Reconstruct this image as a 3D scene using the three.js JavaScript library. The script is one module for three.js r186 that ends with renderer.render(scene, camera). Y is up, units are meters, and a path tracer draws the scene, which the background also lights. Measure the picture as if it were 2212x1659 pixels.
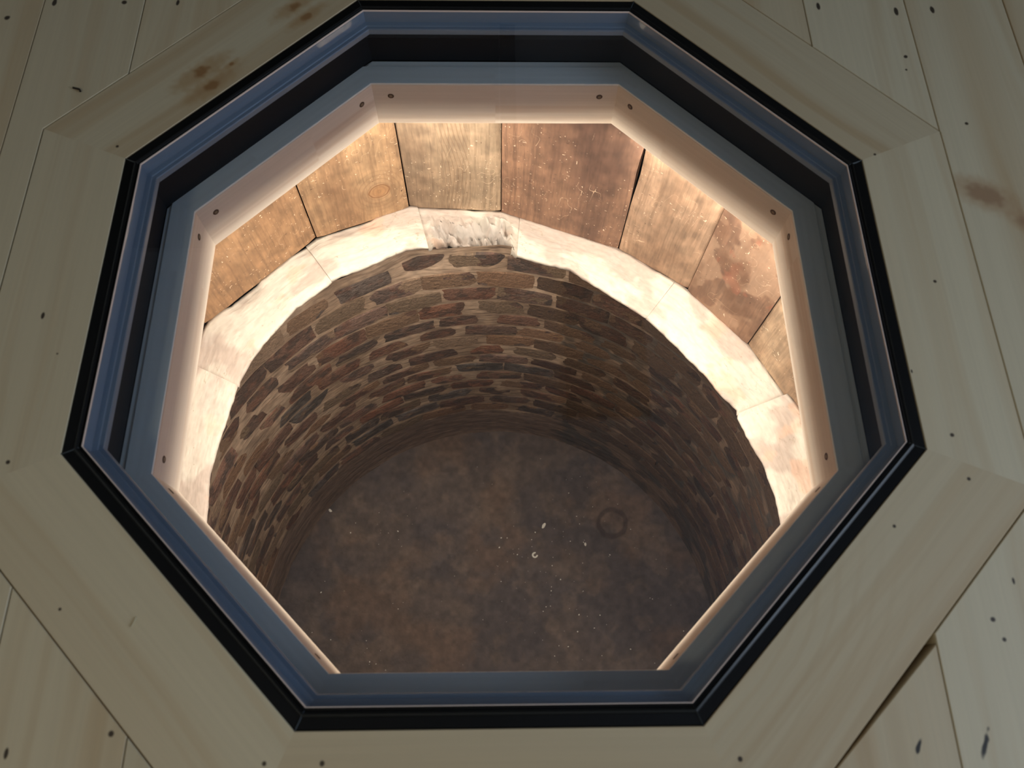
import * as THREE from 'three';
import { mergeGeometries } from 'three/addons/utils/BufferGeometryUtils.js';
import { RectAreaLightUniformsLib } from 'three/addons/lights/RectAreaLightUniformsLib.js';

// ------------------------------------------------------------------ camera, light, exposure
// Lengths below are in units of the hatch's circumradius; SIZE turns them into metres at the very end.
const SIZE = 0.65;
const scene = new THREE.Scene();
const camera = new THREE.PerspectiveCamera(52.43, 2212 / 1659, 0.05, 60);
camera.position.set(-0.0052, 1.5936, 0.883);
camera.rotation.set(-1.17984, -0.05385, 0.04588, 'YXZ');
camera.focus = 2.0; camera.userData.fStop = 4.6;
scene.add(camera);
const renderer = new THREE.WebGLRenderer({ antialias: true });
renderer.toneMapping = THREE.LinearToneMapping;
renderer.toneMappingExposure = 1.0;
renderer.shadowMap.enabled = true;
renderer.shadowMap.type = THREE.PCFSoftShadowMap;
scene.background = new THREE.Color(0.55, 0.75, 1.0);          // overcast sky outside the window
scene.backgroundIntensity = 1.0;
RectAreaLightUniformsLib.init();
const ROOM = { x0: -3.4, x1: 3.8, z0: -4.6, z1: 3.6, h: 3.6, t: 0.2 };
const WIN = { z0: 0.2, z1: 3.0, y0: 0.9, y1: 2.9 };           // window in the wall on the right
const daylight = new THREE.RectAreaLight(new THREE.Color(0.78, 0.92, 1.12), 4.2, WIN.z1 - WIN.z0 - 0.2, WIN.y1 - WIN.y0 - 0.2);
daylight.position.set(ROOM.x1 - 0.03, (WIN.y0 + WIN.y1) / 2, (WIN.z0 + WIN.z1) / 2);
daylight.lookAt(-2, (WIN.y0 + WIN.y1) / 2, (WIN.z0 + WIN.z1) / 2);
scene.add(daylight);
const FILL_COLOR = new THREE.Color(1.0, 0.82, 0.55), FILL_POWER = 14;            // fill lamp added on the ceiling to brighten the floor
const LED_COLOR = new THREE.Color(1.0, 0.825, 0.64), LED_POWER = 2500, LAMP_L = 0.12, LAMP_W = 0.008;

// ------------------------------------------------------------------ helpers
const D2R = Math.PI / 180, V3 = (x, y, z) => new THREE.Vector3(x, y, z);
let seedState = 7;
const rnd = () => { seedState = (seedState * 1664525 + 1013904223) >>> 0; return seedState / 4294967296; };
const rr = (a, b) => a + (b - a) * rnd();
const lerp = (a, b, t) => a + (b - a) * t, clamp = (x, a = 0, b = 1) => Math.min(b, Math.max(a, x));
const smooth = (a, b, x) => { const t = clamp((x - a) / (b - a)); return t * t * (3 - 2 * t); };
const mix3 = (a, b, t) => [a[0] + (b[0] - a[0]) * t, a[1] + (b[1] - a[1]) * t, a[2] + (b[2] - a[2]) * t];
function hash(i, j, s) { let h = (i * 374761393 + j * 668265263 + s * 1442695041) | 0; h = Math.imul(h ^ (h >>> 13), 1274126177); h = Math.imul(h ^ (h >>> 16), 2246822519); return ((h ^ (h >>> 15)) >>> 0) / 4294967296; }
function vn(x, y, s) {
  const i = Math.floor(x), j = Math.floor(y), f = x - i, g = y - j, u = f * f * (3 - 2 * f), v = g * g * (3 - 2 * g);
  return lerp(lerp(hash(i, j, s), hash(i + 1, j, s), u), lerp(hash(i, j + 1, s), hash(i + 1, j + 1, s), u), v);
}
function fbm(x, y, s, o = 4) { let a = 0.5, t = 0, n = 0; for (let k = 0; k < o; k++) { t += a * vn(x, y, s + k * 17); n += a; a *= 0.5; x = x * 2.03 + 3.1; y = y * 2.03 + 1.7; } return t / n; }
function texture(w, h, fn, srgb = true) {
  const d = new Uint8Array(w * h * 4);
  for (let j = 0, p = 0; j < h; j++) for (let i = 0; i < w; i++, p += 4) {
    const c = fn((i + 0.5) / w, (j + 0.5) / h, i, j);
    d[p] = clamp(c[0]) * 255; d[p + 1] = clamp(c[1]) * 255; d[p + 2] = clamp(c[2]) * 255; d[p + 3] = 255;
  }
  const t = new THREE.DataTexture(d, w, h, THREE.RGBAFormat);
  if (srgb) t.colorSpace = THREE.SRGBColorSpace;
  t.wrapS = t.wrapT = THREE.RepeatWrapping; t.magFilter = THREE.LinearFilter; t.minFilter = THREE.LinearMipmapLinearFilter; t.generateMipmaps = true; t.needsUpdate = true;
  return t;
}
const rgb = (r, g, b) => [r / 255, g / 255, b / 255];
const mat = (o) => new THREE.MeshStandardMaterial({ side: THREE.DoubleSide, ...o });
const used = {};
function numbered(name) { const n = used[name] = (used[name] ?? -1) + 1; return n ? `${name}_${String(n).padStart(3, '0')}` : name; }
function group(name, data, parent = scene) { const g = new THREE.Group(); g.name = numbered(name); g.userData = { ...data }; parent.add(g); return g; }
function mesh(name, geo, m, parent = scene, data = {}) { const o = new THREE.Mesh(geo, m); o.name = numbered(name); o.userData = { ...data }; o.castShadow = o.receiveShadow = true; parent.add(o); return o; }
class Builder {                                                    // triangles with their own uv; flat or smooth normals
  constructor() { this.p = []; this.t = []; }
  tri(a, b, c, ua, ub, uc) { for (const v of [a, b, c]) this.p.push(v[0], v[1], v[2]); for (const u of [ua, ub, uc]) this.t.push(u[0], u[1]); }
  quad(a, b, c, d, ua, ub, uc, ud) { this.tri(a, b, c, ua, ub, uc); this.tri(a, c, d, ua, uc, ud); }
  geo() {
    const g = new THREE.BufferGeometry();
    g.setAttribute('position', new THREE.Float32BufferAttribute(this.p, 3)); g.setAttribute('uv', new THREE.Float32BufferAttribute(this.t, 2));
    g.computeVertexNormals(); return g;
  }
}
function grid(nu, nv, f) {                                         // smooth surface from f(i,j) -> [pos, uv]
  const p = [], t = [], idx = [];
  for (let j = 0; j <= nv; j++) for (let i = 0; i <= nu; i++) { const [a, u] = f(i, j); p.push(...a); t.push(...u); }
  for (let j = 0; j < nv; j++) for (let i = 0; i < nu; i++) { const a = j * (nu + 1) + i, b = a + 1, c = a + nu + 1, d = c + 1; idx.push(a, b, d, a, d, c); }
  const g = new THREE.BufferGeometry();
  g.setAttribute('position', new THREE.Float32BufferAttribute(p, 3)); g.setAttribute('uv', new THREE.Float32BufferAttribute(t, 2)); g.setIndex(idx); g.computeVertexNormals(); return g;
}
function inset(poly, d) {                                          // mitred inset of a polygon in x,z
  let area = 0; const n = poly.length;
  for (let i = 0; i < n; i++) { const a = poly[i], b = poly[(i + 1) % n]; area += a[0] * b[1] - b[0] * a[1]; }
  const s = Math.sign(area);
  return poly.map((p, i) => {
    const a = poly[(i + n - 1) % n], b = poly[(i + 1) % n];
    let e = [p[0] - a[0], p[1] - a[1]], f = [b[0] - p[0], b[1] - p[1]]; const le = Math.hypot(...e), lf = Math.hypot(...f); e = [e[0] / le, e[1] / le]; f = [f[0] / lf, f[1] / lf];
    const m = [-(e[1] + f[1]) * s, (e[0] + f[0]) * s], k = d / Math.max(0.3, (m[0] * -e[1] * s + m[1] * e[0] * s));
    return [p[0] + m[0] * k, p[1] + m[1] * k];
  });
}
function slab(poly, top, bottom, bevel, uvOf) {                     // chamfered board of any outline
  const b = new Builder(), inn = inset(poly, bevel), n = poly.length;
  const U = (p, y) => uvOf(p[0], p[1], y);
  const faces = THREE.ShapeUtils.triangulateShape(inn.map((p) => new THREE.Vector2(p[0], p[1])), []);
  for (const [i, j, k] of faces) {
    const q = [inn[i], inn[j], inn[k]]; const cr = (q[1][0] - q[0][0]) * (q[2][1] - q[0][1]) - (q[1][1] - q[0][1]) * (q[2][0] - q[0][0]);
    const o = cr < 0 ? q : [q[0], q[2], q[1]];
    b.tri(...o.map((p) => [p[0], top, p[1]]), ...o.map((p) => U(p, top)));
    const r = [i, j, k].map((x) => poly[x]), o2 = cr < 0 ? [r[0], r[2], r[1]] : r;
    b.tri(...o2.map((p) => [p[0], bottom, p[1]]), ...o2.map((p) => U(p, bottom)));
  }
  let area = 0; for (let i = 0; i < n; i++) { const a = poly[i], c = poly[(i + 1) % n]; area += a[0] * c[1] - c[0] * a[1]; }
  for (let k = 0; k < n; k++) {
    let i = k, j = (k + 1) % n; if (area > 0) [i, j] = [j, i];
    const side = (A, ya, B, yb) => b.quad([B[i][0], yb, B[i][1]], [B[j][0], yb, B[j][1]], [A[j][0], ya, A[j][1]], [A[i][0], ya, A[i][1]], U(B[i], yb), U(B[j], yb), U(A[j], ya), U(A[i], ya));
    side(inn, top, poly, top - bevel); side(poly, top - bevel, poly, bottom);
  }
  return b.geo();
}
// a mitred bar along side k of an octagon: profile = closed loop of [offset, y]; corner(k, offset) gives the x,z of corner k
function octBar(k, profile, corner, uvScale = 1, uv0 = [0, 0]) {
  const b = new Builder(); const n = profile.length;
  const A = profile.map(([o, y]) => { const c = corner(k, o); return [c[0], y, c[1]]; }), B = profile.map(([o, y]) => { const c = corner((k + 1) % 8, o); return [c[0], y, c[1]]; });
  const mid = [(A[0][0] + B[0][0]) / 2, (A[0][2] + B[0][2]) / 2]; const L = Math.hypot(B[0][0] - A[0][0], B[0][2] - A[0][2]), dir = [(B[0][0] - A[0][0]) / L, (B[0][2] - A[0][2]) / L];
  const s = (p) => ((p[0] - mid[0]) * dir[0] + (p[2] - mid[1]) * dir[1]) * uvScale + uv0[0];
  let v = 0;
  for (let i = 0; i < n; i++) {
    const j = (i + 1) % n, w = v + Math.hypot(profile[j][0] - profile[i][0], profile[j][1] - profile[i][1]);
    b.quad(A[i], B[i], B[j], A[j], [s(A[i]), v * uvScale + uv0[1]], [s(B[i]), v * uvScale + uv0[1]], [s(B[j]), w * uvScale + uv0[1]], [s(A[j]), w * uvScale + uv0[1]]); v = w;
  }
  const tri = THREE.ShapeUtils.triangulateShape(profile.map((p) => new THREE.Vector2(...p)), []);
  for (const [i, j, l] of tri) { b.tri(A[i], A[j], A[l], [0, 0], [0.01, 0], [0, 0.01]); b.tri(B[i], B[l], B[j], [0, 0], [0.01, 0], [0, 0.01]); }
  return b.geo();
}
const TH = [-112.5, -67.5, -22.5, 22.5, 67.5, 112.5, 157.5, 202.5].map((a) => a * D2R);   // sides: 0 far, then clockwise seen from above
const ring = (k, R) => [R * Math.cos(TH[k]), R * Math.sin(TH[k])];
const box = (x0, x1, y0, y1, z0, z1) => { const g = new THREE.BoxGeometry(x1 - x0, y1 - y0, z1 - z0); g.translate((x0 + x1) / 2, (y0 + y1) / 2, (z0 + z1) / 2); return g; };

// ------------------------------------------------------------------ pine floor
const PINE = rgb(207, 194, 164), STREAK = rgb(190, 166, 130), KNOT = rgb(126, 84, 44), DARK = rgb(38, 28, 20);
// knots, nail holes and gouges in the boards: [x, z, kind, size]
const MARKS = [
  [-0.775, -0.662, 'knot', 0.019], [-0.742, -0.616, 'knot', 0.018], [-0.553, -0.897, 'knot', 0.016], [-0.518, -0.859, 'knot', 0.013], [-0.7, -0.69, 'knot', 0.006], [1.215, -0.277, 'bigknot', 0.062], [1.31, -0.19, 'bigknot', 0.045],
  [-1.321, -0.848, 'nail', 0.009], [-1.206, -0.905, 'slot', 0.012], [-1.018, -0.906, 'nail', 0.008], [-0.873, -0.908, 'slot', 0.009], [0.897, -0.908, 'slot', 0.011], [1.113, -0.891, 'slot', 0.012], [1.216, -0.899, 'slot', 0.012],
  [1.106, -0.726, 'nail', 0.006], [1.098, -0.68, 'nail', 0.004], [-1.032, 0.055, 'slot', 0.008], [1.033, -0.031, 'nail', 0.005], [0.987, 0.351, 'nail', 0.006], [0.98, 0.737, 'nail', 0.006], [0.994, 0.775, 'nail', 0.005], [1.041, 0.663, 'slot', 0.006],
  [0.911, 0.959, 'split', 0.014], [0.783, 0.965, 'split', 0.01], [-0.72, 0.924, 'nail', 0.006], [-0.433, 0.978, 'nail', 0.005], [0.445, 0.981, 'nail', 0.005], [-0.327, 0.979, 'nail', 0.006], [-1.0, 0.62, 'nail', 0.005], [-0.905, 0.955, 'slot', 0.008],
  [0.86, 0.4, 'nail', 0.004], [-1.03, 0.4, 'nail', 0.005], [0.93, 0.2, 'slot', 0.004], [-0.95, -0.42, 'nail', 0.004], [0.96, -0.4, 'nail', 0.004], [1.22, -0.5, 'nail', 0.006], [0.82, 0.55, 'nail', 0.004], [1.0, 0.45, 'nail', 0.005], [-0.86, 0.7, 'nail', 0.004], [-0.98, 0.15, 'nail', 0.003],
];
function pine(s, t, seed, warm) {
  const warp = (fbm(s * 0.9, t * 3, seed) - 0.5) * 0.12, arch = (s - 0.1) * (s - 0.1) * 0.05 * (hash(seed, 3, 1) - 0.5);
  const g = fbm(s * 0.55 + 9, (t + warp + arch) * 26, seed + 5, 3), f = fbm(s * 3, t * 190, seed + 9, 2), broad = fbm(s * 0.3, t * 7, seed + 21, 2);
  let c = mix3(PINE, STREAK, clamp(smooth(0.38, 0.85, g) * 0.6 + warm + (broad - 0.5) * 0.9));
  const k = 1 + (f - 0.5) * 0.035 + (hash(seed, 1, 2) - 0.5) * 0.05;
  return [c[0] * k, c[1] * k, c[2] * k];
}
function marked(c, x, z, s, t, near) {
  for (const [ms, mt, kind, r] of near) {
    const ds = s - ms, dt = t - mt; if (Math.abs(ds) > r * 9 || Math.abs(dt) > r * 5) continue;
    const w = (vn(x * 90, z * 90, 3) - 0.5) * 0.5;
    if (kind === 'knot') { const d = Math.hypot(ds / 1.5, dt) / r + w; c = mix3(c, KNOT, 0.8 * (1 - smooth(0.35, 1.1, d))); c = mix3(c, rgb(168, 128, 82), 0.5 * (1 - smooth(0.6, 2.2, Math.hypot(ds / 3.2, dt) / r + w))); }
    else if (kind === 'bigknot') { const d = Math.hypot(dt * 0.86 + ds * 0.5, (ds * 0.86 - dt * 0.5) / 0.5) / r + w * 0.7; c = mix3(c, rgb(134, 98, 72), 0.7 * (1 - smooth(0.45, 1.1, d))); c = mix3(c, rgb(176, 142, 106), 0.5 * (1 - smooth(0.9, 1.9, d))); }
    else if (kind === 'nail') c = mix3(c, DARK, 0.85 * (1 - smooth(0.5, 1.1, Math.hypot(ds, dt) / r + w * 0.6)));
    else if (kind === 'slot') c = mix3(c, DARK, 0.85 * (1 - smooth(0.6, 1.1, Math.hypot(ds / 1.3, dt / 0.55) / r + w * 0.5)));
    else { const d = Math.hypot(ds / 1.7, (dt + ds * 0.45) / 0.5) / r + w * 1.6; c = mix3(c, rgb(24, 20, 16), 0.9 * (1 - smooth(0.45, 1.0, d))); }
  }
  return c;
}
// floorboards: six rows in one texture, u along z (2.2 long), v across
const EDGE = [-3.4, -3.13, -2.85, -2.575, -2.3, -2.045, -1.777, -1.505, -1.234, -0.963, -0.69, -0.42, -0.14, 0.14, 0.42, 0.6, 0.857, 1.143, 1.425, 1.7, 1.98, 2.25, 2.53, 2.8, 3.1, 3.45, 3.8];
const SEEN = [7, 8, 9, 10, 15, 16, 17];                           // index of the board whose row carries its own marks
const floorMarks = [];
const floorMap = texture(2048, 1792, (u, v) => {
  const row = Math.min(6, Math.floor(v * 7)), i = SEEN[row], x = lerp(EDGE[i], EDGE[i + 1], v * 7 - row), z = u * 2.2 - 1.1;
  if (!floorMarks[row]) floorMarks[row] = MARKS.filter((m) => m[0] > EDGE[i] && m[0] < EDGE[i + 1] && Math.hypot(m[0], m[1]) > 0).map((m) => [m[1], m[0], m[2], m[3]]);
  return marked(pine(z, x, 40 + row * 31, [0.15, 0.1, 0.2, 0.1, 0.45, -0.12, 0.2][row]), x, z, z, x, floorMarks[row]);
});
const M = {
  floor: mat({ map: floorMap, roughness: 0.55 }),
  black: mat({ color: 0x050505, roughness: 0.32 }), panel: mat({ color: 0x0b0c0d, roughness: 0.85 }),
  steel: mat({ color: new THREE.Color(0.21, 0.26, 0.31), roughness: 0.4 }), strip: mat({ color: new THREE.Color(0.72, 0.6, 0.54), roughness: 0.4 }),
  dark: mat({ color: 0x1a1410, roughness: 0.9 }), plaster: mat({ color: 0xc9ccc8, roughness: 0.9 }), ceiling: mat({ color: 0x9a9ca4, roughness: 0.9 }), timber: mat({ color: 0x2b1d12, roughness: 0.8 }),
};
const floor = group('floor', { kind: 'structure' });
const BORDER = 1.2366, AP = BORDER * Math.cos(22.5 * D2R) + 0.003;
const octZ = (x) => { const a = Math.abs(x), h = (BORDER + 0.0032) * Math.sin(22.5 * D2R); return a <= h ? AP : a >= AP ? 0 : h + (AP - a); };
const GAP = 0.0012, TOP = 0, LOW = -0.05;
for (let i = 0; i + 1 < EDGE.length; i++) {
  const a = EDGE[i] + GAP, b = EDGE[i + 1] - GAP, row = SEEN.indexOf(i), r = row < 0 ? i % 7 : row;
  const uvOf = (x, z, y) => [(z + 1.1) / 2.2, (r + clamp((x - EDGE[i]) / (EDGE[i + 1] - EDGE[i]), 0.01, 0.99)) / 7];
  const add = (poly) => mesh('floorboard', slab(poly, TOP - (hash(i, 5, 1) * 0.0012), LOW, 0.0015, uvOf), M.floor, floor);
  const xs = [a, ...[-AP, -0.4738, 0.4738, AP].filter((x) => x > a && x < b), b], z0 = ROOM.z0, z1 = ROOM.z1;
  if (b <= -AP || a >= AP) { add([[a, z0], [b, z0], [b, z1], [a, z1]]); continue; }
  if ((a < -AP && b > -AP) || (a < AP && b > AP)) {                 // a board whose edge runs into the octagon's side: notched
    const cut = xs.filter((x) => Math.abs(x) <= AP + 1e-6), left = a < -AP;
    const line = cut.map((x) => [x, octZ(x)]), up = line.map(([x, z]) => [x, -z]), corner = left ? -AP : AP;
    const notch = left ? [[b, -octZ(b)], [corner, -0.4742], [corner, 0.4742], [b, octZ(b)]] : [[a, octZ(a)], [corner, 0.4742], [corner, -0.4742], [a, -octZ(a)]];
    add(left ? [[a, z0], [b, z0], ...notch, [b, z1], [a, z1]] : [[a, z0], [b, z0], [b, z1], [a, z1], ...notch]);
    continue;
  }
  add([[a, z0], [b, z0], ...xs.slice().reverse().map((x) => [x, -octZ(x)])]);
  add([...xs.map((x) => [x, octZ(x) + (x > 0.62 && x < 0.858 ? 0.018 : 0)]), [b, z1], [a, z1]]);
}
const BORDER_ROWS = [];
const borderMap = texture(1024, 2048, (u, v) => {
  const k = Math.min(7, Math.floor(v * 8)), s = u - 0.5, t = (v * 8 - k) * 0.24;
  const a = (-90 + 45 * k) * D2R, x = Math.cos(a) * (0.9239 + t) - Math.sin(a) * s, z = Math.sin(a) * (0.9239 + t) + Math.cos(a) * s;
  BORDER_ROWS[k] ??= MARKS.map((m) => { const p = m[0] * Math.cos(a) + m[1] * Math.sin(a) - 0.9239, q = -m[0] * Math.sin(a) + m[1] * Math.cos(a); return [q, p, m[2], m[3]]; }).filter((m) => m[1] > 0 && m[1] < 0.22 && Math.abs(m[0]) < 0.5);
  let c = pine(s * 0.9, t, 300 + k * 53, [0.3, 0.2, 0.05, 0.15, 0.35, 0.25, -0.05, 0.25][k] + (k === 5 ? 0.35 * smooth(0.03, 0.1, t) - 0.35 : 0) + (k === 7 ? 0.3 * (1 - smooth(0.02, 0.09, t)) : 0));
  if (k === 3) { const d = Math.hypot((s - 0.3) * 0.5, t + 0.12), w = Math.sin((d + (fbm(s * 4, t * 4, 8) - 0.5) * 0.03) * 210); c = mix3(c, STREAK, 0.28 * smooth(0.2, 1, w) * smooth(-0.25, 0.1, s)); }
  return marked(c, x, z, s, t, BORDER_ROWS[k]);
});
M.border = mat({ map: borderMap, roughness: 0.5 });
for (let k = 0; k < 8; k++) {
  const b = 0.0015, g = octBar(k, [[1.0, LOW], [BORDER, LOW], [BORDER, -b], [BORDER - b, 0], [1.0 + b, 0], [1.0, -b]], ring);
  const pos = g.attributes.position, uv = g.attributes.uv, a = (-90 + 45 * k) * D2R;
  for (let i = 0; i < pos.count; i++) { const p = pos.getX(i) * Math.cos(a) + pos.getZ(i) * Math.sin(a) - 0.9239, q = -pos.getX(i) * Math.sin(a) + pos.getZ(i) * Math.cos(a); uv.setXY(i, q + 0.5, (k + clamp(p / 0.24, 0.01, 0.97)) / 8); }
  mesh('border_board', g, M.border, floor);
}
// the dark sub-floor the boards lie on, open over the shaft
for (const [x0, x1, z0, z1] of [[ROOM.x0, -1.02, ROOM.z0, ROOM.z1], [1.02, ROOM.x1, ROOM.z0, ROOM.z1], [-1.02, 1.02, ROOM.z0, -1.02], [-1.02, 1.02, 1.02, ROOM.z1]]) mesh('subfloor', box(x0, x1, -0.2, LOW - 0.0006, z0, z1), M.dark, floor);

// ------------------------------------------------------------------ glass hatch in its black frame
const frame = group('hatch_frame', { label: 'black octagonal frame around the glass, set flush in the pine floor', category: 'frame' });
for (let k = 0; k < 8; k++) {
  mesh('gasket', octBar(k, [[0.9995, -0.048], [0.9995, -0.004], [0.997, -0.001], [0.976, -0.0035], [0.9735, -0.001], [0.969, 0.0015], [0.9645, -0.001], [0.962, -0.006], [0.958, -0.007], [0.9565, -0.009], [0.9565, -0.048]], ring), M.black, frame);
  const rail = mesh('seat_rail', octBar(k, [[0.9995, -0.0485], [0.9995, -0.06], [0.9295, -0.06], [0.9295, -0.046], [0.9315, -0.0435], [0.941, -0.0435], [0.943, -0.041], [0.9538, -0.038], [0.954, -0.0045], [0.9563, -0.0045], [0.9563, -0.0485]], ring), M.steel, frame, { label: 'blue-grey steel ledge under the glass edge' });
  mesh('side_panel', octBar(k, [[0.9995, -0.0605], [0.9995, -0.1895], [0.967, -0.1895], [0.967, -0.0605]], ring), M.panel, frame);
  const c0 = ring(k, 0.9995), c1 = ring(k, 0.962), n = Math.hypot(c1[0] - c0[0], c1[1] - c0[1]), d = [(c1[1] - c0[1]) / n * 0.0016, -(c1[0] - c0[0]) / n * 0.0016];
  const seam = new Builder(), y = 0.0006, at = (p, s, yy) => [p[0] + d[0] * s, yy, p[1] + d[1] * s];
  seam.quad(at(c0, -1, -0.002), at(c1, -1, -0.003), at(c1, 0, y + 0.0012), at(c0, 0, y), [0, 0], [1, 0], [1, 1], [0, 1]); seam.quad(at(c0, 0, y), at(c1, 0, y + 0.0012), at(c1, 1, -0.003), at(c0, 1, -0.002), [0, 0], [1, 0], [1, 1], [0, 1]);
  mesh('corner_seam', seam.geo(), mat({ color: 0x3a3f42, roughness: 0.25 }), frame);
}
const pane = group('glass_panel', { label: 'clear octagonal walk-on glass panel covering the old well', category: 'glass' });
{
  const P = (R) => TH.map((a) => [R * Math.cos(a), R * Math.sin(a)]);
  mesh('glass_sheet', slab(P(0.9534), -0.002, -0.032, 0.0015, (x, z) => [x, z]), new THREE.MeshPhysicalMaterial({ color: 0xeef4fb, roughness: 0, transmission: 1, thickness: 0, ior: 1.52, side: THREE.DoubleSide }), pane);
  for (let k = 0; k < 8; k++) mesh('edge_highlight', octBar(k, [[0.9565, -0.004], [0.9565, 0.0004], [0.9547, 0.0004], [0.9547, -0.004]], ring), M.strip, pane, { label: 'thin pale strip standing for light caught on the glass edge' });  // light line along the glass edge, put into a pale strip
}

// ------------------------------------------------------------------ pine curb below the glass
const CURB = [[-0.368, -0.805], [0.36, -0.805], [0.809, -0.361], [0.809, 0.374], [0.365, 0.816], [-0.365, 0.816], [-0.812, 0.372], [-0.816, -0.358]];
const curbAt = (k, o) => {
  const n = 8, p = CURB[k], a = CURB[(k + 7) % n], b = CURB[(k + 1) % n];
  const e = Math.hypot(p[0] - a[0], p[1] - a[1]), f = Math.hypot(b[0] - p[0], b[1] - p[1]);
  const n1 = [(p[1] - a[1]) / e, -(p[0] - a[0]) / e], n2 = [(b[1] - p[1]) / f, -(b[0] - p[0]) / f], m = [n1[0] + n2[0], n1[1] + n2[1]], q = o / (m[0] * n1[0] + m[1] * n1[1]);
  return [p[0] + m[0] * q, p[1] + m[1] * q];
};
const curbMap = texture(1024, 512, (u, v) => {
  const s = u * 0.9, t = v * 0.45, g = fbm(s * 0.8 + 2, t * 30, 61, 3), f = fbm(s * 4, t * 200, 63, 2);
  const c = mix3(rgb(228, 211, 190), rgb(212, 184, 158), smooth(0.5, 0.85, g) * 0.6); const k = 1 + (f - 0.5) * 0.05; return [c[0] * k, c[1] * k, c[2] * k];
});
M.curb = mat({ map: curbMap, roughness: 0.6 });
M.ledge = mat({ map: curbMap, color: new THREE.Color(1.06, 1.25, 1.4), roughness: 0.6 });  // curb wood retinted cooler: the daylight on the ledge is put into colour
M.plug = mat({ color: 0x8f7a60, roughness: 0.7 }); M.hole = mat({ color: 0x5a4330, roughness: 0.8 });
const CT = -0.19, CB = -0.36;
const curb = group('wooden_curb', { label: 'pale octagonal timber curb with plugged screw holes, lit from below under the glass', category: 'wooden frame' });
for (let k = 0; k < 8; k++) {
  const b = 0.0025, g = octBar(k, [[0, CB + b], [0, CT - 0.0066], [0.064, CT - 0.0066], [0.064, CB], [b, CB]], curbAt, 1 / 0.9, [k * 0.13, k * 0.21]);
  const uv = g.attributes.uv; for (let i = 0; i < uv.count; i++) uv.setY(i, uv.getY(i) * 2);
  const board = mesh('curb_board', g, M.curb, curb);
  mesh('daylight_cap', octBar(k, [[0.0002, CT - 0.006], [0.0002, CT - 0.0015], [0.0015, CT], [0.064, CT], [0.064, CT - 0.006]], curbAt, 1 / 0.9, [k * 0.3, 0.2]), M.ledge, curb, { label: 'thin cap added on the curb, cool daylight put into its colour' });  // cap added only to carry the daylight tint
  // two plugged screw holes on the inner face
  const A = curbAt(k, 0), B = curbAt((k + 1) % 8, 0), L = Math.hypot(B[0] - A[0], B[1] - A[1]), d = [(B[0] - A[0]) / L, (B[1] - A[1]) / L], inward = [-d[1], d[0]];
  for (const s of [0.048 + 0.008 * hash(k, 1, 4), L - 0.04 - 0.012 * hash(k, 2, 4)]) {
    const o = group('screw_hole', {}, board); o.position.set(A[0] + d[0] * s, CT - 0.05 - 0.006 * (hash(k, s * 100 | 0, 9) - 0.5), A[1] + d[1] * s); o.lookAt(o.position.x + inward[0], o.position.y, o.position.z + inward[1]);
    const dish = new THREE.LatheGeometry([[0.0001, 0.0002], [0.0035, 0.0004], [0.006, 0.0009], [0.0082, 0.0013], [0.0095, 0.0002]].map((p) => new THREE.Vector2(p[0], p[1])), 16); dish.rotateX(Math.PI / 2);
    const m1 = new THREE.Mesh(dish, M.hole); m1.name = 'screw_hole'; m1.castShadow = m1.receiveShadow = true;
    m1.position.copy(o.position); m1.quaternion.copy(o.quaternion); board.remove(o); m1.name = numbered('screw_hole'); board.add(m1);
    const head = new THREE.Mesh(new THREE.CylinderGeometry(0.0048, 0.0048, 0.001, 12).rotateX(Math.PI / 2).translate(0, 0, 0.0008), M.plug); head.name = numbered('screw_head'); head.position.copy(o.position); head.quaternion.copy(o.quaternion); board.add(head);
  }
  // outer strip of the ledge; on one side a slit of lamp light shows behind it
  const gap = k === 7 ? 0.0035 : 0.0008;
  const out = (kk, t) => { const a = curbAt(kk, 0.0648), c = ring(kk, 0.9668 - gap); return [lerp(a[0], c[0], t), lerp(a[1], c[1], t)]; };
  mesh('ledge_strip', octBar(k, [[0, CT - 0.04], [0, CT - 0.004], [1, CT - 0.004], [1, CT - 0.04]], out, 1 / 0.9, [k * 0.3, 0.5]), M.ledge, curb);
}

// ------------------------------------------------------------------ old plank lining between curb and well
const LINING = [[-1.1, -0.459], [-0.716, -0.845], [-0.354, -0.988], [0.017, -0.966], [0.481, -0.787], [0.741, -0.605], [0.947, -0.371], [1.105, -0.067], [1.16, 0.35], [1.02, 0.82], [0.58, 1.16], [0, 1.27], [-0.58, 1.16], [-1.02, 0.82], [-1.18, 0.35], [-1.17, -0.1]];
const PT = -0.362, PB = -1.062;
const TONES = [[rgb(148, 114, 82), rgb(126, 94, 66)], [rgb(154, 123, 91), rgb(126, 95, 68)], [rgb(160, 137, 111), rgb(122, 100, 79)], [rgb(140, 106, 82), rgb(96, 70, 56)], [rgb(166, 136, 110), rgb(126, 98, 76)], [rgb(150, 118, 94), rgb(104, 76, 58)], [rgb(168, 142, 114), rgb(132, 106, 82)], [rgb(158, 130, 102), rgb(122, 96, 74)]];
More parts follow.
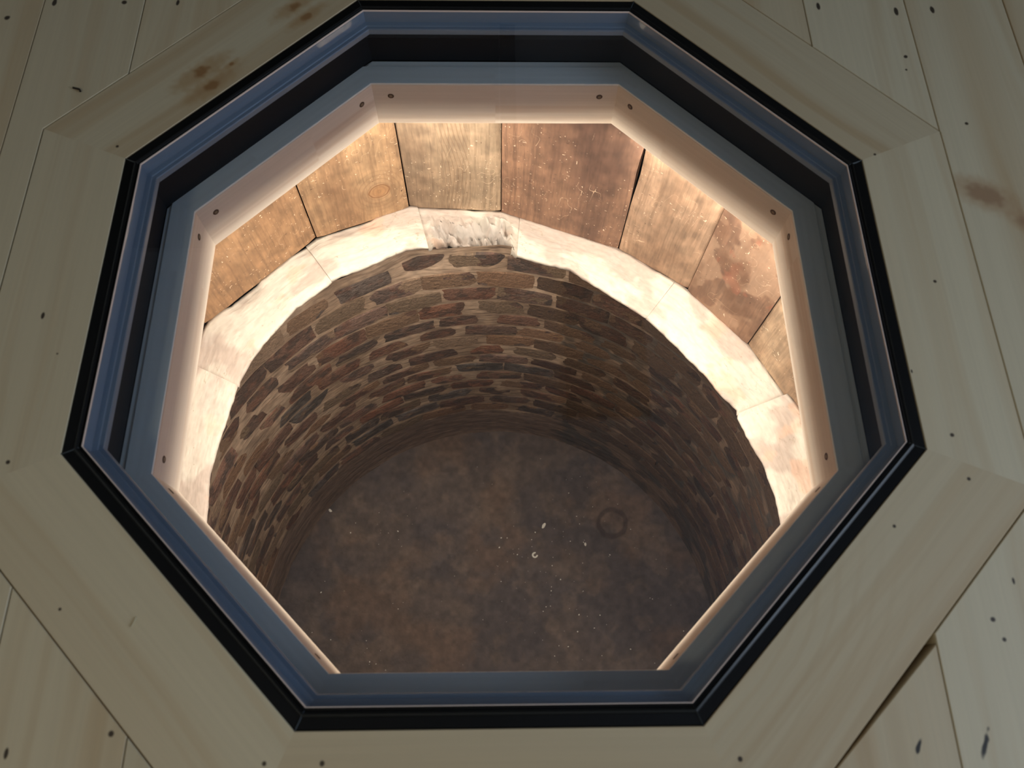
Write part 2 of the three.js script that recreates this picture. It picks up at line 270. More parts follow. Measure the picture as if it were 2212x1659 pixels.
const plankMap = texture(2048, 2048, (u, v) => {
  const c0 = Math.min(3, Math.floor(u * 4)), r0 = Math.min(1, Math.floor(v * 2)), n = r0 * 4 + c0, x = (u * 4 - c0), y = (v * 2 - r0) * 0.78, X = x * 0.5;   // X across, y down the plank
  const s = 500 + n * 71, warp = (fbm(X * 2, y * 1.2, s) - 0.5) * 0.08;
  const broad = fbm((X + warp) * 7, y * 0.8, s + 3, 3), fine = fbm((X + warp) * 120, y * 3, s + 7, 3), blot = fbm(X * 8, y * 8, s + 11, 4);
  let c = mix3(TONES[n][0], TONES[n][1], clamp(smooth(0.3, 0.75, broad) * 0.75 + (blot - 0.5) * 0.9 + (n === 3 ? 0.3 * smooth(0.35, 0.65, fbm((X + warp) * 11, y * 0.5, s + 31, 2)) : 0)));
  c = mix3(c, mix3(TONES[n][1], DARK, 0.25), 0.3 * smooth(0.5, 0.75, fine)); { const g = fbm(X * 200, y * 24, s + 15, 2), d = fbm(X * 26, y * 22, s + 19, 4), k = 1 + (g - 0.5) * 0.16 + (d - 0.5) * 0.34; c = [c[0] * k, c[1] * k, c[2] * k]; }
  if (n === 2) { const w = (X - 0.17 + 0.02 * Math.sin(y * 9)) * 1, q = Math.sin((w + (fbm(X * 3, y * 4, 3) - 0.5) * 0.02) * 420); c = mix3(c, rgb(112, 86, 62), 0.35 * smooth(0.3, 1, q) * (1 - smooth(0.035, 0.075, Math.abs(X - 0.2)))); }
  if (n === 1) { const dx = X - 0.285, dy = y - 0.6, d = Math.hypot(dx, dy), w = d + (vn(X * 60, y * 60, 4) - 0.5) * 0.004; c = mix3(c, rgb(120, 80, 48), 0.75 * (1 - smooth(0.0015, 0.004, Math.abs(w - 0.04)))); c = mix3(c, rgb(160, 112, 70), 0.5 * (1 - smooth(0.03, 0.04, w))); const q = Math.sin((Math.hypot(dx, dy * 0.75) + (fbm(X * 5, y * 5, 6) - 0.5) * 0.03) * 330); c = mix3(c, TONES[1][1], 0.35 * smooth(0.2, 1, q) * (1 - smooth(0.08, 0.2, d))); }
  if (n === 5) { const p = fbm(X * 6, y * 5, 77, 4); c = mix3(c, rgb(172, 142, 116), 0.5 * smooth(0.56, 0.62, p)); c = mix3(c, rgb(150, 88, 66), 0.45 * smooth(0.68, 0.76, fbm(X * 14 + 4, y * 8, 88, 4))); c = mix3(c, rgb(100, 70, 50), 0.45 * smooth(0.52, 0.74, fbm(X * 12, y * 7, 99, 4))); }
  if (n === 4) c = mix3(c, rgb(150, 90, 66), 0.4 * smooth(0.66, 0.74, fbm(X * 10, y * 6, 81, 4)) * smooth(0.15, 0.25, X));
  // pale scratches, splashes of lime, small dark nail holes
  const sc = vn(X * 46 + y * 11, y * 13, s + 40), sp = vn(X * 130, y * 130, s + 44), gate = fbm(X * 5, y * 5, s + 50, 2);
  if (sp > 0.94 && gate > 0.44) c = mix3(c, rgb(235, 215, 185), 0.75); if (sp < 0.03 && gate > 0.45) c = mix3(c, rgb(58, 38, 26), 0.8);
  if (Math.abs(vn(X * 30 + y * 6, y * 22, s + 60) - 0.5) < 0.006 && fbm(X * 9, y * 9, s + 66, 2) > 0.62) c = mix3(c, rgb(226, 200, 166), 0.6);
  return c;
});
const plankBump = texture(512, 512, (u, v) => { const c = fbm(u * 60, v * 6, 21, 3) * 0.6 + fbm(u * 20, v * 20, 25, 3) * 0.4; return [c, c, c]; }, false);
M.plank = mat({ map: plankMap, bumpMap: plankBump, bumpScale: 0.0025, roughness: 0.72 });
const lining = group('wall_lining', { kind: 'structure', label: 'old wide planks standing upright around the mouth of the well' });
{
  const n = LINING.length, cell = [0, 1, 2, 3, 4, 5, 6, 7, 0, 3, 4, 6, 1, 3, 4, 0], tilt = [0.002, -0.004, 0.003, -0.001, 0.004, -0.003, 0.002, 0.003];
  for (let i = 0; i < n; i++) {
    const A = LINING[i], B = LINING[(i + 1) % n], L = Math.hypot(B[0] - A[0], B[1] - A[1]), d = [(B[0] - A[0]) / L, (B[1] - A[1]) / L], out = [d[1], -d[0]];
    const NU = 14, NV = 12, th = 0.035, c = cell[i], cu = (c % 4) / 4, cv = Math.floor(c / 4) / 2, W = Math.min(1, L / 0.5);
    const gapAt = (t, side) => { let g = 0.0016 + 0.003 * hash(i + side, 8, 8) * vn(t * 5, i, 5); if (i + side === 4) g += 0.012 * Math.max(0, 1 - Math.abs(t - 0.32) / 0.24); return g * 0.5; };
    const P = (su, t, off) => { const g0 = gapAt(t, 0), g1 = gapAt(t, 1), s = lerp(g0, L - g1, su), y = lerp(PT, PB - 0.006 * vn(su * 6, i, 12), t), o = off + (tilt[i % 8]) + (fbm(su * 3, t * 4, i + 90, 3) - 0.5) * 0.004; return [A[0] + d[0] * s + out[0] * o, y, A[1] + d[1] * s + out[1] * o]; };
    const front = grid(NU, NV, (a, b) => { const su = a / NU, t = b / NV, e = (a === 0 || a === NU) ? 0.004 : 0; return [P(su, t, e), [cu + (0.004 + su * W * 0.992) / 4, cv + (0.002 + t * 0.996) / 2]]; });
    const back = grid(1, 1, (a, b) => [P(a, b, th), [cu + 0.01, cv + 0.01]]), sides = [];
    for (const su of [0, 1]) sides.push(grid(NV, 1, (b, a) => [P(su, b / NV, a ? th : 0.004), [cu + 0.1 + a * 0.01, cv + b / NV / 2 * 0.98]]));
    for (const t of [0, 1]) sides.push(grid(NU, 1, (a, b) => [P(a / NU, t, b ? th : (a === 0 || a === NU ? 0.004 : 0)), [cu + a / NU / 4 * 0.9, cv + 0.02 + b * 0.01]]));
    mesh('plank', mergeGeometries([front, back, ...sides]), M.plank, lining);
  }
}

// ------------------------------------------------------------------ warm lamps tucked under the curb
const lamps = group('light_ring', { label: 'ring of small warm lamps tucked behind the lower edge of the timber curb', category: 'light' });
M.glow = mat({ color: 0xffffff, emissive: LED_COLOR, emissiveIntensity: 4 });
mesh('light_stop', (() => { const parts = []; for (let k = 0; k < 8; k++) parts.push(octBar(k, [[k === 7 ? 0.088 : 0.066, -0.33], [k === 7 ? 0.088 : 0.066, -0.345], [0.42, -0.345], [0.42, -0.33]], curbAt)); return mergeGeometries(parts); })(), M.dark, lamps);  // unseen board added to stop lamp light leaking upwards
const SPOTS = [[0, 0.22, 0.1], [0, 0.76, 0.1], [1, 0.3, 0.079], [1, 0.72, 0.079], [2, 0.25, 0.1], [2, 0.8, 0.1], [3, 0.5, 0.1], [4, 0.5, 0.1], [5, 0.5, 0.1], [6, 0.25, 0.1], [6, 0.75, 0.1], [7, 0.28, 0.082], [7, 0.72, 0.082]];
for (const [k, f, o] of SPOTS) {
  const a = curbAt(k, o), b = curbAt((k + 1) % 8, o), x = lerp(a[0], b[0], f), z = lerp(a[1], b[1], f), L = Math.hypot(b[0] - a[0], b[1] - a[1]), d = [(b[0] - a[0]) / L, (b[1] - a[1]) / L], y = CB - 0.0035, tilt = 48 * D2R;
  const n = V3(-d[1] * Math.sin(tilt), -Math.cos(tilt), d[0] * Math.sin(tilt));
  const turn = new THREE.Matrix4().lookAt(n, V3(0, 0, 0), V3(d[0], 0, d[1]).cross(n));
  const bar = mesh('lamp_bulb', new THREE.BoxGeometry(LAMP_L, LAMP_W, 0.003), M.glow, lamps); bar.quaternion.setFromRotationMatrix(turn); bar.position.set(x - n.x * 0.003, y - n.y * 0.003, z - n.z * 0.003); bar.castShadow = false;
  const bracket = mesh('lamp_bracket', box(-LAMP_L / 2, LAMP_L / 2, -0.0045, 0.004, -0.006, -0.002), M.panel, lamps); bracket.quaternion.copy(bar.quaternion); bracket.position.copy(bar.position);
  const l = new THREE.RectAreaLight(LED_COLOR, LED_POWER, LAMP_L, LAMP_W); l.position.set(x, y, z); l.lookAt(x + n.x, y + n.y, z + n.z); scene.add(l);
}

// ------------------------------------------------------------------ whitewashed rim of the well
const MOUTH = [[-0.987, 0.286], [-0.997, 0.131], [-0.97, -0.041], [-0.95, -0.148], [-0.945, -0.193], [-0.952, -0.217], [-0.914, -0.314], [-0.87, -0.39], [-0.771, -0.531], [-0.644, -0.639], [-0.642, -0.653], [-0.498, -0.715], [-0.365, -0.789], [-0.328, -0.796], [-0.163, -0.806], [0.022, -0.785], [0.15, -0.738], [0.286, -0.7], [0.409, -0.606], [0.573, -0.484], [0.646, -0.405], [0.787, -0.228], [0.831, -0.158], [0.888, -0.099], [0.861, -0.076], [0.894, 0.022], [0.933, 0.109], [0.959, 0.227], [0.966, 0.317], [0.93, 0.65], [0.74, 0.98], [0.4, 1.16], [0, 1.21], [-0.4, 1.16], [-0.76, 0.97], [-0.95, 0.62]];
const RC = [0, 0.25];
function reach(poly, deg) {                                        // distance from RC to an outline in a direction (0 = far, 90 = right)
  const dx = Math.sin(deg * D2R), dz = -Math.cos(deg * D2R); let best = 0;
  for (let i = 0; i < poly.length; i++) {
    const a = [poly[i][0] - RC[0], poly[i][1] - RC[1]], b = [poly[(i + 1) % poly.length][0] - RC[0], poly[(i + 1) % poly.length][1] - RC[1]], e = [b[0] - a[0], b[1] - a[1]], den = dx * e[1] - dz * e[0];
    if (Math.abs(den) < 1e-9) continue; const t = (a[0] * e[1] - a[1] * e[0]) / den, s = (a[0] * dz - a[1] * dx) / den; if (t > 0 && s >= -1e-6 && s <= 1.000001) best = Math.max(best, t);
  }
  return best;
}
const rimMap = texture(2048, 512, (u, v) => {
  const a = u * 30, b = v * 3.2, blot = fbm(a * 1.6, b * 1.6, 201, 4), fine = fbm(a * 14, b * 14, 205, 3), crack = Math.abs(fbm(a * 2.2, b * 2.2, 209, 4) - 0.5);
  let c = mix3(rgb(182, 172, 157), rgb(160, 144, 131), smooth(0.45, 0.6, blot) * 0.85);
  c = mix3(c, rgb(160, 150, 142), 0.55 * smooth(0.6, 0.68, fbm(a * 2.4, b * 2.4, 213, 4)) * (u > 0.55 ? 1 : 0.35));
  c = mix3(c, rgb(196, 150, 122), 0.4 * smooth(0.66, 0.74, fbm(a * 1.8 + 7, b * 1.8, 217, 4)));
  if (crack < 0.004 && fbm(a * 1.1, b * 1.1, 221, 2) > 0.5) c = mix3(c, rgb(140, 124, 104), 0.5);
  if (vn(a * 30, b * 30, 231) > 0.965) c = mix3(c, rgb(130, 112, 90), 0.5);
  const deg = u * 400 - 120; c = mix3(c, rgb(168, 158, 148), smooth(-14, -11, deg + 6 * (blot - 0.5)) * (1 - smooth(1, 4, deg)) * (1 - smooth(0.26, 0.36, v + 0.1 * (blot - 0.5))) * 0.8);  // grey mortar of the broken stone, with the shade of its hollow painted in
  const k = 1 + (fine - 0.5) * 0.12; return [c[0] * k, c[1] * k, c[2] * k];
});
const rimBump = texture(1024, 256, (u, v) => { const c = fbm(u * 60, v * 12, 241, 4) * 0.6 + fbm(u * 180, v * 40, 245, 3) * 0.4; return [c, c, c]; }, false);
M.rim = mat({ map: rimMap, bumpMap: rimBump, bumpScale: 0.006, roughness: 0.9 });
const rim = group('well_rim', { kind: 'structure', label: 'whitewashed uneven masonry rim around the mouth of the old well' });
const STONES = [[-115, -64.3, 0.028, 0.5], [-64.3, -35.6, 0, 0.5], [-35.6, -14.5, 0.004, 0.6], [-14.5, 4.5, -0.004, 4.2], [4.5, 38, 0.002, 0.6], [38, 68.9, 0, 0.7], [68.9, 112, 0.035, 0.5], [112, 150, 0.01, 0.5], [150, 202, 0, 0.5], [202, 245, 0.005, 0.5]];
STONES.forEach(([a0, a1, lift, rough], n) => {
  const NU = Math.max(12, Math.round((a1 - a0) / (rough > 2 ? 0.4 : 1.1))), prof = [[1.02, -0.07], [1.02, 0], [0.95, 0], [0.88, 0], [0.8, 0], [0.7, 0], [0.6, 0], [0.5, 0], [0.4, 0], [0.3, 0], [0.2, 0], [0.12, 0], [0.05, -0.0015], [0.015, -0.004], [0, -0.011], [0.02, -0.02], [0.1, -0.045], [0.5, -0.07], [1.02, -0.07]];
  if (rough > 2) prof.splice(14, 5, [0, -0.02], [0.01, -0.1], [0.02, -0.24], [0.5, -0.25], [1.02, -0.25]), prof[0] = [1.02, -0.25];
  const at = (i, j) => {
    const f = i / NU, deg = lerp(a0 + 0.015, a1 - 0.015, f), e = Math.min(f, 1 - f) * (a1 - a0), round = (1 - smooth(0, lift > 0.02 ? 1.6 : 0.5, e)) * (lift > 0.02 ? 0.014 : 0.001);
    const r0 = reach(MOUTH, deg), r1 = reach(LINING, deg), [q, dy] = prof[j], wob = (fbm(deg * 0.25, q * 2, 260 + n, 4) - 0.5), chip = (fbm(deg * 0.9, dy * 30 + q * 3, 280 + n, 3) - 0.5);
    let R = lerp(r0, r1, q), y = -1.066 + lift + dy - round + wob * 0.012 * (q > 0.85 ? Math.min(rough, 0.6) : rough) * (dy > -0.06 ? 1 : 0);
    if (q < 0.2) R += chip * 0.014 * Math.min(rough, 1.5);
    if (rough > 2) { const rid = Math.abs(fbm(deg * 0.3, q * 2.6, 300, 4) - 0.5) * 2, edge = Math.min(1, Math.min(f, 1 - f) * 7) * (1 - smooth(0.6, 0.92, q)); if (dy > -0.06) y += edge * (-0.085 * (1 - smooth(0.1, 0.8, q + 0.25 * (fbm(deg * 0.35, q * 3, 307, 3) - 0.5))) - 0.03 * rid - 0.28 * Math.abs(fbm(deg * 0.5, q * 4, 303, 3) - 0.5) + 0.075 * (fbm(deg * 0.9, q * 8, 305, 3) - 0.5) + 0.02); R += (dy < -0.06 ? 1 : Math.min(1, edge * 1.6)) * (0.055 + (fbm(deg * 0.5, q * 4, 309, 3) - 0.5) * 0.03) * (1 - q); }
    if (q > 0.85 && dy > -0.06) y += 0.008 * fbm(deg * 0.5, 3, 320, 3) - 0.016 * smooth(-66, -58, deg) * (1 - smooth(-24, -18, deg)) * smooth(0.35, 0.6, fbm(deg * 0.2, 1, 322, 3));
    return [[RC[0] + R * Math.sin(deg * D2R), y, RC[1] - R * Math.cos(deg * D2R)], [(deg + 120) / 400, q * 0.35 + (dy < -0.02 ? 0.4 : 0) + 0.1]];
  };
  const body = grid(NU, prof.length - 1, at), caps = [];
  for (const i of [0, NU]) { const b = new Builder(); for (let j = 1; j + 2 < prof.length; j++) b.tri(at(i, 0)[0], at(i, j)[0], at(i, j + 1)[0], [0.1, 0.1], [0.12, 0.1], [0.12, 0.12]); caps.push(b.geo()); }
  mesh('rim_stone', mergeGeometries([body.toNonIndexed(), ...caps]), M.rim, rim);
});

// ------------------------------------------------------------------ brick wall of the well
const WELL = { y0: -1.112, y1: -3.353, x0: -0.05, x1: -0.02, z0: 0.313, z1: 0.549, r0: 1.137, r1: 1.333 };
const wellAt = (deg, y, out = 0) => { const t = (y - WELL.y0) / (WELL.y1 - WELL.y0), r = lerp(WELL.r0, WELL.r1, t) + out; return [lerp(WELL.x0, WELL.x1, t) + r * Math.sin(deg * D2R), y, lerp(WELL.z0, WELL.z1, t) - r * Math.cos(deg * D2R)]; };
const topOut = (deg, y) => { const p = wellAt(deg, y), a = Math.atan2(p[0] - RC[0], -(p[2] - RC[1])) / D2R; return Math.max(0, reach(MOUTH, a) + 0.012 - Math.hypot(p[0] - RC[0], p[2] - RC[1])) * (1 - smooth(-1.12, -1.4, y)) + 0.018 * smooth(-18, -12, deg) * (1 - smooth(2, 7, deg)) * (1 - smooth(-1.14, -1.3, y)); };
const COURSES = [-1.16, -1.281, -1.41, -1.532, -1.663, -1.768, -1.875, -1.99, -2.1, -2.2, -2.31, -2.42, -2.53, -2.65, -2.77, -2.89], SHIFT = [0.5, 6.1, -2.1, 4.2, -4.4, 1.9, 6.2, 0.6, 5, -1, 3.6, -3, 2.4, 6, 1], PITCH = 12.3;
const MORTAR = rgb(148, 126, 105), PARGE = rgb(122, 100, 80);
const wallMap = texture(2048, 1024, (u, v) => {                     // u round the well, v down it
  const a = u * 90, b = v * 28, blot = fbm(a * 0.35, b * 0.35, 401, 4), fine = fbm(a * 3, b * 3, 405, 4), run = fbm(a * 0.5, b * 1.6, 409, 3);
  let c = mix3(MORTAR, PARGE, 0.75 * smooth(0.42, 0.66, blot)); c = mix3(c, rgb(104, 84, 68), 0.5 * smooth(0.56, 0.72, run)); c = mix3(c, rgb(98, 80, 70), smooth(-2.86, -2.9, lerp(-1.1, -3.36, v) + 0.16 * (fbm(a * 1.2, 3, 415, 4) - 0.5)) * 0.75);
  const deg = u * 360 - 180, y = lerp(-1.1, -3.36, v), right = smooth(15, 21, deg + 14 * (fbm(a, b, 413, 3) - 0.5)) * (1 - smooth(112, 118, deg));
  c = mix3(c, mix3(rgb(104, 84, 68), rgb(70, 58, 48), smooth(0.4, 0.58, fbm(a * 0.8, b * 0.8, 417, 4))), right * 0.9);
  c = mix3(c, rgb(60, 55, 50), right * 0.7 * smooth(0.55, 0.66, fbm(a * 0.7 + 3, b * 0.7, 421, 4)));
  const k = 1 + (fine - 0.5) * 0.35; return [c[0] * k, c[1] * k, c[2] * k];
});
const wallBump = texture(1024, 1024, (u, v) => { const c = fbm(u * 60, v * 60, 431, 4) * 0.7 + fbm(u * 200, v * 200, 435, 2) * 0.3; return [c, c, c]; }, false);
M.wall = mat({ map: wallMap, bumpMap: wallBump, bumpScale: 0.008, roughness: 0.92 });
const well = group('wall_well', { kind: 'structure', label: 'old mud-daubed brick wall of the round well' });
mesh('mortar', grid(240, 90, (i, j) => { const deg = i / 240 * 360 - 180, t = j / 90, y = lerp(-1.095 - 0.03 * smooth(-16, -9, deg) * (1 - smooth(0, 6, deg)), -3.36, t), toe = t > 0.94 ? -0.05 * ((t - 0.94) / 0.06) ** 2 : 0, n = (fbm((deg + 180) * 0.16, y * 9, 441, 4) - 0.5) * 0.012; return [wellAt(deg, y, n + toe + topOut(deg, y)), [i / 240, t]]; }), M.wall, well);
// brick faces: an atlas of 32 faces, the later ones more and more hidden under daub
const brickMap = texture(2048, 1024, (u, v) => {
  const ci = Math.floor(u * 4), cj = Math.floor(v * 8), n = cj * 4 + ci, x = u * 4 - ci, y = v * 8 - cj, h = hash(n, 7, 3), s = 600 + n * 37;
  const base = h < 0.4 ? rgb(106, 83, 71) : h < 0.62 ? rgb(122, 91, 75) : h < 0.84 ? rgb(98, 88, 82) : rgb(92, 76, 66), blot = fbm(x * 5, y * 2.4, s, 4), fine = fbm(x * 40, y * 16, s + 5, 3);
  let c = mix3(base, mix3(base, rgb(66, 56, 50), 0.7), smooth(0.44, 0.64, blot)); c = mix3(c, rgb(116, 72, 54), 0.3 * smooth(0.55, 0.7, fbm(x * 4, y * 2, s + 9, 3)));
  const q = n / 31, cover = q < 0.5 ? 0.28 * q : q < 0.8 ? lerp(0.3, 0.62, (q - 0.5) / 0.3) : 0.9, edge = Math.min(Math.min(x, 1 - x) * 4.6, Math.min(y, 1 - y) * 1.9), m = fbm(x * 2.6 + 4, y * 1.3, s + 13, 5) + Math.max(0, 0.035 - edge) * 2;
  const daub = smooth(0.0, 0.03, m - lerp(0.78, 0.2, cover));
  c = mix3(c, mix3(PARGE, mix3(MORTAR, rgb(86, 66, 50), 0.5), clamp(0.5 + 2.5 * (fbm(x * 3, y * 1.5, s + 17, 4) - 0.5))), daub * 0.97);
  const k = 1 + (fine - 0.5) * 0.3; return [c[0] * k, c[1] * k, c[2] * k];
});
M.brick = [0xffffff, 0xe9dfd6, 0xf4e2d4, 0xdcdcd8].map((c) => mat({ map: brickMap, bumpMap: wallBump, bumpScale: 0.006, color: c, roughness: 0.88 }));
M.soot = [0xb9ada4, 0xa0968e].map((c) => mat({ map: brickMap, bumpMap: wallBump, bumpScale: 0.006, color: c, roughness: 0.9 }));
const brickShapes = [];
for (let n = 0; n < 32; n++) {                                       // 1 x 1 x 1: width, height and depth are set by scale
  const ci = n % 4, cj = Math.floor(n / 4), NX = 6, NY = 3, wob = (i, j, s) => (hash(i, j, 700 + n * 5 + s) - 0.5);
  const P = (i, j) => { const ex = i === 0 || i === NX, ey = j === 0 || j === NY, corner = ex && ey; let x = i / NX - 0.5, y = j / NY - 0.5; if (corner) { x *= 0.985; y *= 0.95; } return [x + wob(i, j, 1) * (ex ? 0.03 : 0), y + wob(i, j, 2) * (ey ? 0.07 : 0), (ex || ey ? 0.8 : 1) + wob(i, j, 3) * 0.3]; };
  const front = grid(NX, NY, (i, j) => [P(i, j), [(ci + 0.02 + 0.96 * i / NX) / 4, (cj + 0.03 + 0.94 * j / NY) / 8]]);
  const rimPts = []; for (let i = 0; i < NX; i++) rimPts.push([i, 0]); for (let j = 0; j < NY; j++) rimPts.push([NX, j]); for (let i = NX; i > 0; i--) rimPts.push([i, NY]); for (let j = NY; j > 0; j--) rimPts.push([0, j]);
  const side = grid(rimPts.length, 1, (a, b) => { const [i, j] = rimPts[a % rimPts.length], p = P(i, j); return [b ? [p[0], p[1], -2.5] : p, [(ci + 0.03 + 0.9 * i / NX) / 4, (cj + 0.05 + 0.9 * j / NY) / 8]]; });
  brickShapes.push(mergeGeometries([front, side]));
}
const hiddenBricks = [];
for (let c = 0; c + 1 < COURSES.length; c++) {
  const y0 = COURSES[c], y1 = COURSES[c + 1], y = (y0 + y1) / 2, h = y0 - y1, count = Math.floor(360 / PITCH);
  for (let i = 0; i < count; i++) {
    const j0 = SHIFT[c] - 180 + PITCH * i + rr(-0.5, 0.5), deg = j0 + PITCH / 2, front = Math.abs(((deg + 540) % 360) - 180) < 101;
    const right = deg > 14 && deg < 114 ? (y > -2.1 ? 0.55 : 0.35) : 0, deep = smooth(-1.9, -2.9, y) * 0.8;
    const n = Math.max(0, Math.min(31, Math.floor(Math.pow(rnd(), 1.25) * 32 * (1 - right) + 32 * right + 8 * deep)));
    const m = new THREE.Matrix4(), e = wellAt(deg, y + 0.05), f = wellAt(deg, y - 0.05), up = V3(e[0] - f[0], e[1] - f[1], e[2] - f[2]).normalize(), inn = V3(-Math.sin(deg * D2R), 0, Math.cos(deg * D2R)), side = V3(Math.cos(deg * D2R), 0, Math.sin(deg * D2R)); up.addScaledVector(side, -up.dot(side)).normalize(); const fwd = V3().crossVectors(side, up);
    const width = (PITCH * D2R) * 1.2 * (1 + (WELL.y0 - y) * 0.07), w = width - rr(0.012, 0.022), hh = h - rr(0.018, 0.026), d = rr(0.006, 0.012);
    m.makeBasis(side.clone().multiplyScalar(w), up.clone().multiplyScalar(hh), fwd.multiplyScalar(d)).setPosition(V3(...wellAt(deg, y, rr(-0.003, 0.003) + 0.002 + topOut(deg, y))));
    m.multiply(new THREE.Matrix4().makeRotationZ(rr(-0.02, 0.02)));
    if (!front) { hiddenBricks.push(brickShapes[n].clone().applyMatrix4(m)); continue; }
    const o = mesh('brick', brickShapes[n], right ? M.soot[Math.floor(rnd() * 2)] : M.brick[Math.floor(rnd() * 4)], well); o.applyMatrix4(m); o.rotation.reorder('XYZ');
  }
}
mesh('hidden_bricks', mergeGeometries(hiddenBricks), M.brick[0], well, { kind: 'stuff' });

// ------------------------------------------------------------------ floor of the well and what lies on it
const bedMap = texture(2048, 2048, (u, v) => {
  const x = (u - 0.5) * 2.8, z = (v - 0.5) * 2.8 + 0.55, blot = fbm(x * 2.6, z * 2.6, 801, 5), red = fbm(x * 3.4 + 5, z * 3.4, 805, 5), fine = fbm(x * 30, z * 30, 809, 4);
  let c = mix3(rgb(86, 74, 67), rgb(76, 67, 64), smooth(0.4, 0.62, blot)); c = mix3(c, rgb(106, 82, 65), 0.5 * smooth(0.5, 0.72, red)); c = mix3(c, rgb(108, 91, 78), 0.4 * smooth(0.52, 0.66, fbm(x * 9, z * 9, 817, 4)));
  c = mix3(c, rgb(70, 63, 63), 0.5 * smooth(0.5, 0.68, fbm(x * 1.3, z * 1.3, 813, 4)));
  const d = Math.hypot(x - 0.726, (z + 0.175)) + (vn(x * 30, z * 30, 6) - 0.5) * 0.012; c = mix3(c, rgb(52, 40, 36), 0.55 * (1 - smooth(0.008, 0.022, Math.abs(d - 0.085))));  // dark ring drawn into the bed colour
  const k = 1 + (fine - 0.5) * 0.4; return [c[0] * k, c[1] * k, c[2] * k];
});
M.bed = mat({ map: bedMap, bumpMap: wallBump, bumpScale: 0.006, roughness: 0.95 });
const bedY = (x, z) => { const r = Math.hypot(x + 0.02, z - 0.549) / 1.3; return -3.32 + 0.05 * r ** 4 + (fbm(x * 3, z * 3, 821, 4) - 0.5) * 0.02; };
const bed = group('floor_well', { kind: 'structure', label: 'dark earthen bottom of the well' });
mesh('earth_bed', grid(96, 40, (i, j) => { const a = i / 96 * Math.PI * 2, r = 1.36 * (j / 40), x = -0.02 + r * Math.cos(a), z = 0.549 + r * Math.sin(a); return [[x, bedY(x, z), z], [x / 2.8 + 0.5, (z - 0.55) / 2.8 + 0.5]]; }), M.bed, bed);
M.chip = mat({ color: 0xd8d2c4, roughness: 0.9 });
const chip = (x, z, sx, sy, turn, label, seed) => {
  const g = new THREE.IcosahedronGeometry(1, 1), p = g.attributes.position; for (let i = 0; i < p.count; i++) { const k = 0.8 + 0.4 * vn(p.getX(i) * 2 + 5, p.getY(i) * 2 + p.getZ(i) * 3 + 5, seed); p.setXYZ(i, p.getX(i) * sx * k, p.getY(i) * 0.004 * k, p.getZ(i) * sy * k); } g.computeVertexNormals();
  const o = mesh('plaster_chip', g, M.chip, scene, { label, category: 'chip' }); o.position.set(x, bedY(x, z) + 0.0035, z); o.rotation.y = turn; return o;
};
chip(0.294, -0.164, 0.009, 0.02, -0.5, 'largest pale sliver of plaster near the middle of the well floor', 1);
{
  const g = new THREE.TorusGeometry(0.014, 0.0055, 8, 18, 5).rotateX(Math.PI / 2), o = mesh('shell_ring', g, M.chip, scene, { label: 'small pale curled flake with a hole, below the largest sliver on the well floor', category: 'flake' });
  o.position.set(0.234, bedY(0.234, 0.019) + 0.0045, 0.019);
}
chip(-1.05, -0.26, 0.008, 0.012, 0.8, 'small pale plaster chip beside the left wall of the well floor', 2);
chip(0.552, -0.045, 0.007, 0.011, 0.2, 'small pale plaster chip on the well floor below the dark ring', 3);
{
  const parts = [];
  for (let i = 0; i < 230; i++) { const a = rr(0, 6.283), r = 1.15 * Math.sqrt(rnd()), near = rnd() < 0.2, x = near ? 0.25 + rr(-0.3, 0.3) : r * Math.cos(a), z = near ? 0.05 + rr(-0.3, 0.3) : 0.5 + r * Math.sin(a), k = 0.0014 + 0.0036 * rnd() ** 3; const g = new THREE.OctahedronGeometry(k, 0); g.scale(1, 0.5, rr(0.6, 1.6)); g.rotateY(rr(0, 3)); g.translate(x, bedY(x, z) + k * 0.4, z); parts.push(g); }
  mesh('floor_debris', mergeGeometries(parts), M.chip, bed, { kind: 'stuff', label: 'pale crumbs scattered on the earth' });
}
{ // loose splinter on the boards
  const c = new THREE.CatmullRomCurve3([V3(-1.094, 0.004, -0.603), V3(-1.085, 0.0045, -0.6), V3(-1.076, 0.0042, -0.597), V3(-1.073, 0.0035, -0.591)]);
  mesh('splinter', new THREE.TubeGeometry(c, 10, 0.0026, 6), mat({ color: 0x2e2316, roughness: 0.9 }), scene, { label: 'tiny dark bent splinter lying on the floorboards near the upper left border corner', category: 'splinter' });
  const c2 = new THREE.CatmullRomCurve3([V3(-0.715, 0.0018, 0.735), V3(-0.711, 0.002, 0.725), V3(-0.709, 0.0016, 0.716)]);
  mesh('shaving', new THREE.TubeGeometry(c2, 6, 0.0014, 5), mat({ color: 0xcfc3a2, roughness: 0.9 }), scene, { label: 'tiny pale wood shaving on the lower left border board', category: 'shaving' });
}

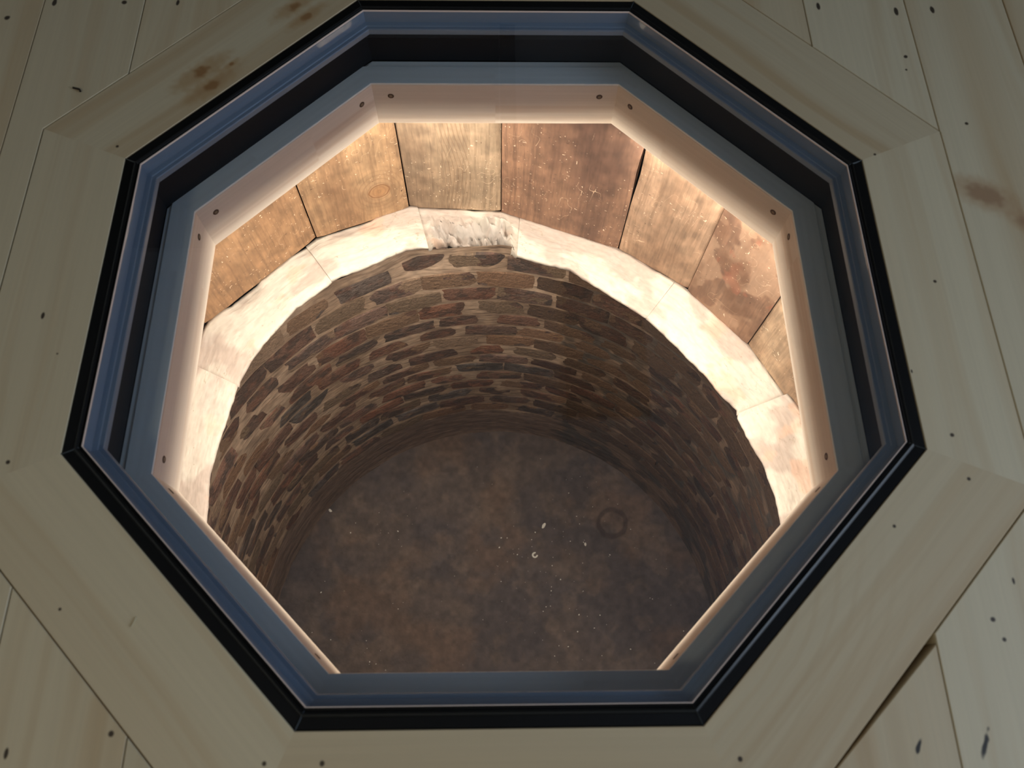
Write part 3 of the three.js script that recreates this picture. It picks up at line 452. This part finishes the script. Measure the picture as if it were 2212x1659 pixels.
// ------------------------------------------------------------------ the room around, seen only in the glass and by its light
{
  const { x0, x1, z0, z1, h, t } = ROOM;
  const wl = (name, parts) => { const w = group(name, { kind: 'structure' }); for (const p of parts) mesh('wall_panel', box(...p), M.plaster, w); };
  wl('wall_back', [[x0 - t, x1 + t, -0.2, h, z0 - t, z0]]); wl('wall_front', [[x0 - t, x1 + t, -0.2, h, z1, z1 + t]]); wl('wall_left', [[x0 - t, x0, -0.2, h, z0, z1]]);
  wl('wall_right', [[x1, x1 + t, -0.2, h, z0, WIN.z0], [x1, x1 + t, -0.2, h, WIN.z1, z1], [x1, x1 + t, -0.2, WIN.y0, WIN.z0, WIN.z1], [x1, x1 + t, WIN.y1, h, WIN.z0, WIN.z1]]);
  const ceil = group('ceiling', { kind: 'structure' }); mesh('ceiling_panel', box(x0 - t, x1 + t, h, h + t, z0 - t, z1 + t), M.ceiling, ceil); mesh('reflection_boarding', box(x0, 0.03, h - 0.02, h - 0.001, z0 + 0.01, -2.4), M.timber, ceil);  // the dark boarding is added, unseen, to darken the reflection in the glass
  const beam = group('trim_1', { kind: 'structure', label: 'dark ceiling beam' }); mesh('ceiling_beam', box(0.04, 0.17, h - 0.12, h - 0.001, z0 + 0.01, -2.5), M.timber, beam);
  const hatch = group('trim_2', { kind: 'structure', label: 'unseen dark board added for its reflection in the glass' }); mesh('reflection_board', box(0.5, 1.1, h - 0.03, h - 0.001, -2.45, -1.0), M.timber, hatch);  // added board, shapes a dark patch in the glass reflection
  const lamp = group('fill_lamp', { label: 'unseen square warm fill lamp added on the ceiling behind the viewer', category: 'lamp' });
  mesh('fill_frame', box(-1.95, -1.25, h - 0.05, h - 0.001, 2.05, 2.75), M.plaster, lamp); mesh('fill_panel', box(-1.9, -1.3, h - 0.056, h - 0.051, 2.1, 2.7), mat({ color: 0xffffff, emissive: FILL_COLOR, emissiveIntensity: 2 }), lamp);
  const fillLamp = new THREE.RectAreaLight(FILL_COLOR, FILL_POWER, 0.6, 0.6); fillLamp.position.set(-1.6, h - 0.06, 2.4); fillLamp.lookAt(-1.6, 0, 2.4); scene.add(fillLamp);  // unseen fill light added over the floor
  const win = group('window_1', { kind: 'structure' });
  for (const p of [[WIN.y0, WIN.y0 + 0.08, WIN.z0, WIN.z1], [WIN.y1 - 0.08, WIN.y1, WIN.z0, WIN.z1], [WIN.y0 + 0.08, WIN.y1 - 0.08, WIN.z0, WIN.z0 + 0.08], [WIN.y0 + 0.08, WIN.y1 - 0.08, WIN.z1 - 0.08, WIN.z1], [WIN.y0 + 0.08, WIN.y1 - 0.08, (WIN.z0 + WIN.z1) / 2 - 0.03, (WIN.z0 + WIN.z1) / 2 + 0.03]]) mesh('window_frame', box(x1 + 0.06, x1 + 0.12, p[0], p[1], p[2], p[3]), M.plaster, win);
  const earth = group('ground', { kind: 'structure' });
  for (const p of [[-2.2, -1.9, -3.7, -0.2, -2.2, 2.4], [1.9, 2.2, -3.7, -0.2, -2.2, 2.4], [-1.9, 1.9, -3.7, -0.2, -2.2, -1.9], [-1.9, 1.9, -3.7, -0.2, 2.1, 2.4], [-2.2, 2.2, -4, -3.7, -2.2, 2.4]]) mesh('soil_wall', box(...p), M.dark, earth);
}

// ------------------------------------------------------------------ to metres
{
  const seen = new Set();
  scene.traverse((o) => {
    o.position.multiplyScalar(SIZE);
    if (o.isRectAreaLight) { o.width *= SIZE; o.height *= SIZE; }
    if (o.geometry && !seen.has(o.geometry) && o.scale.x === 1) { seen.add(o.geometry); o.geometry.scale(SIZE, SIZE, SIZE); }
    else if (o.geometry && o.scale.x !== 1) o.scale.multiplyScalar(SIZE);
  });
}
renderer.render(scene, camera);
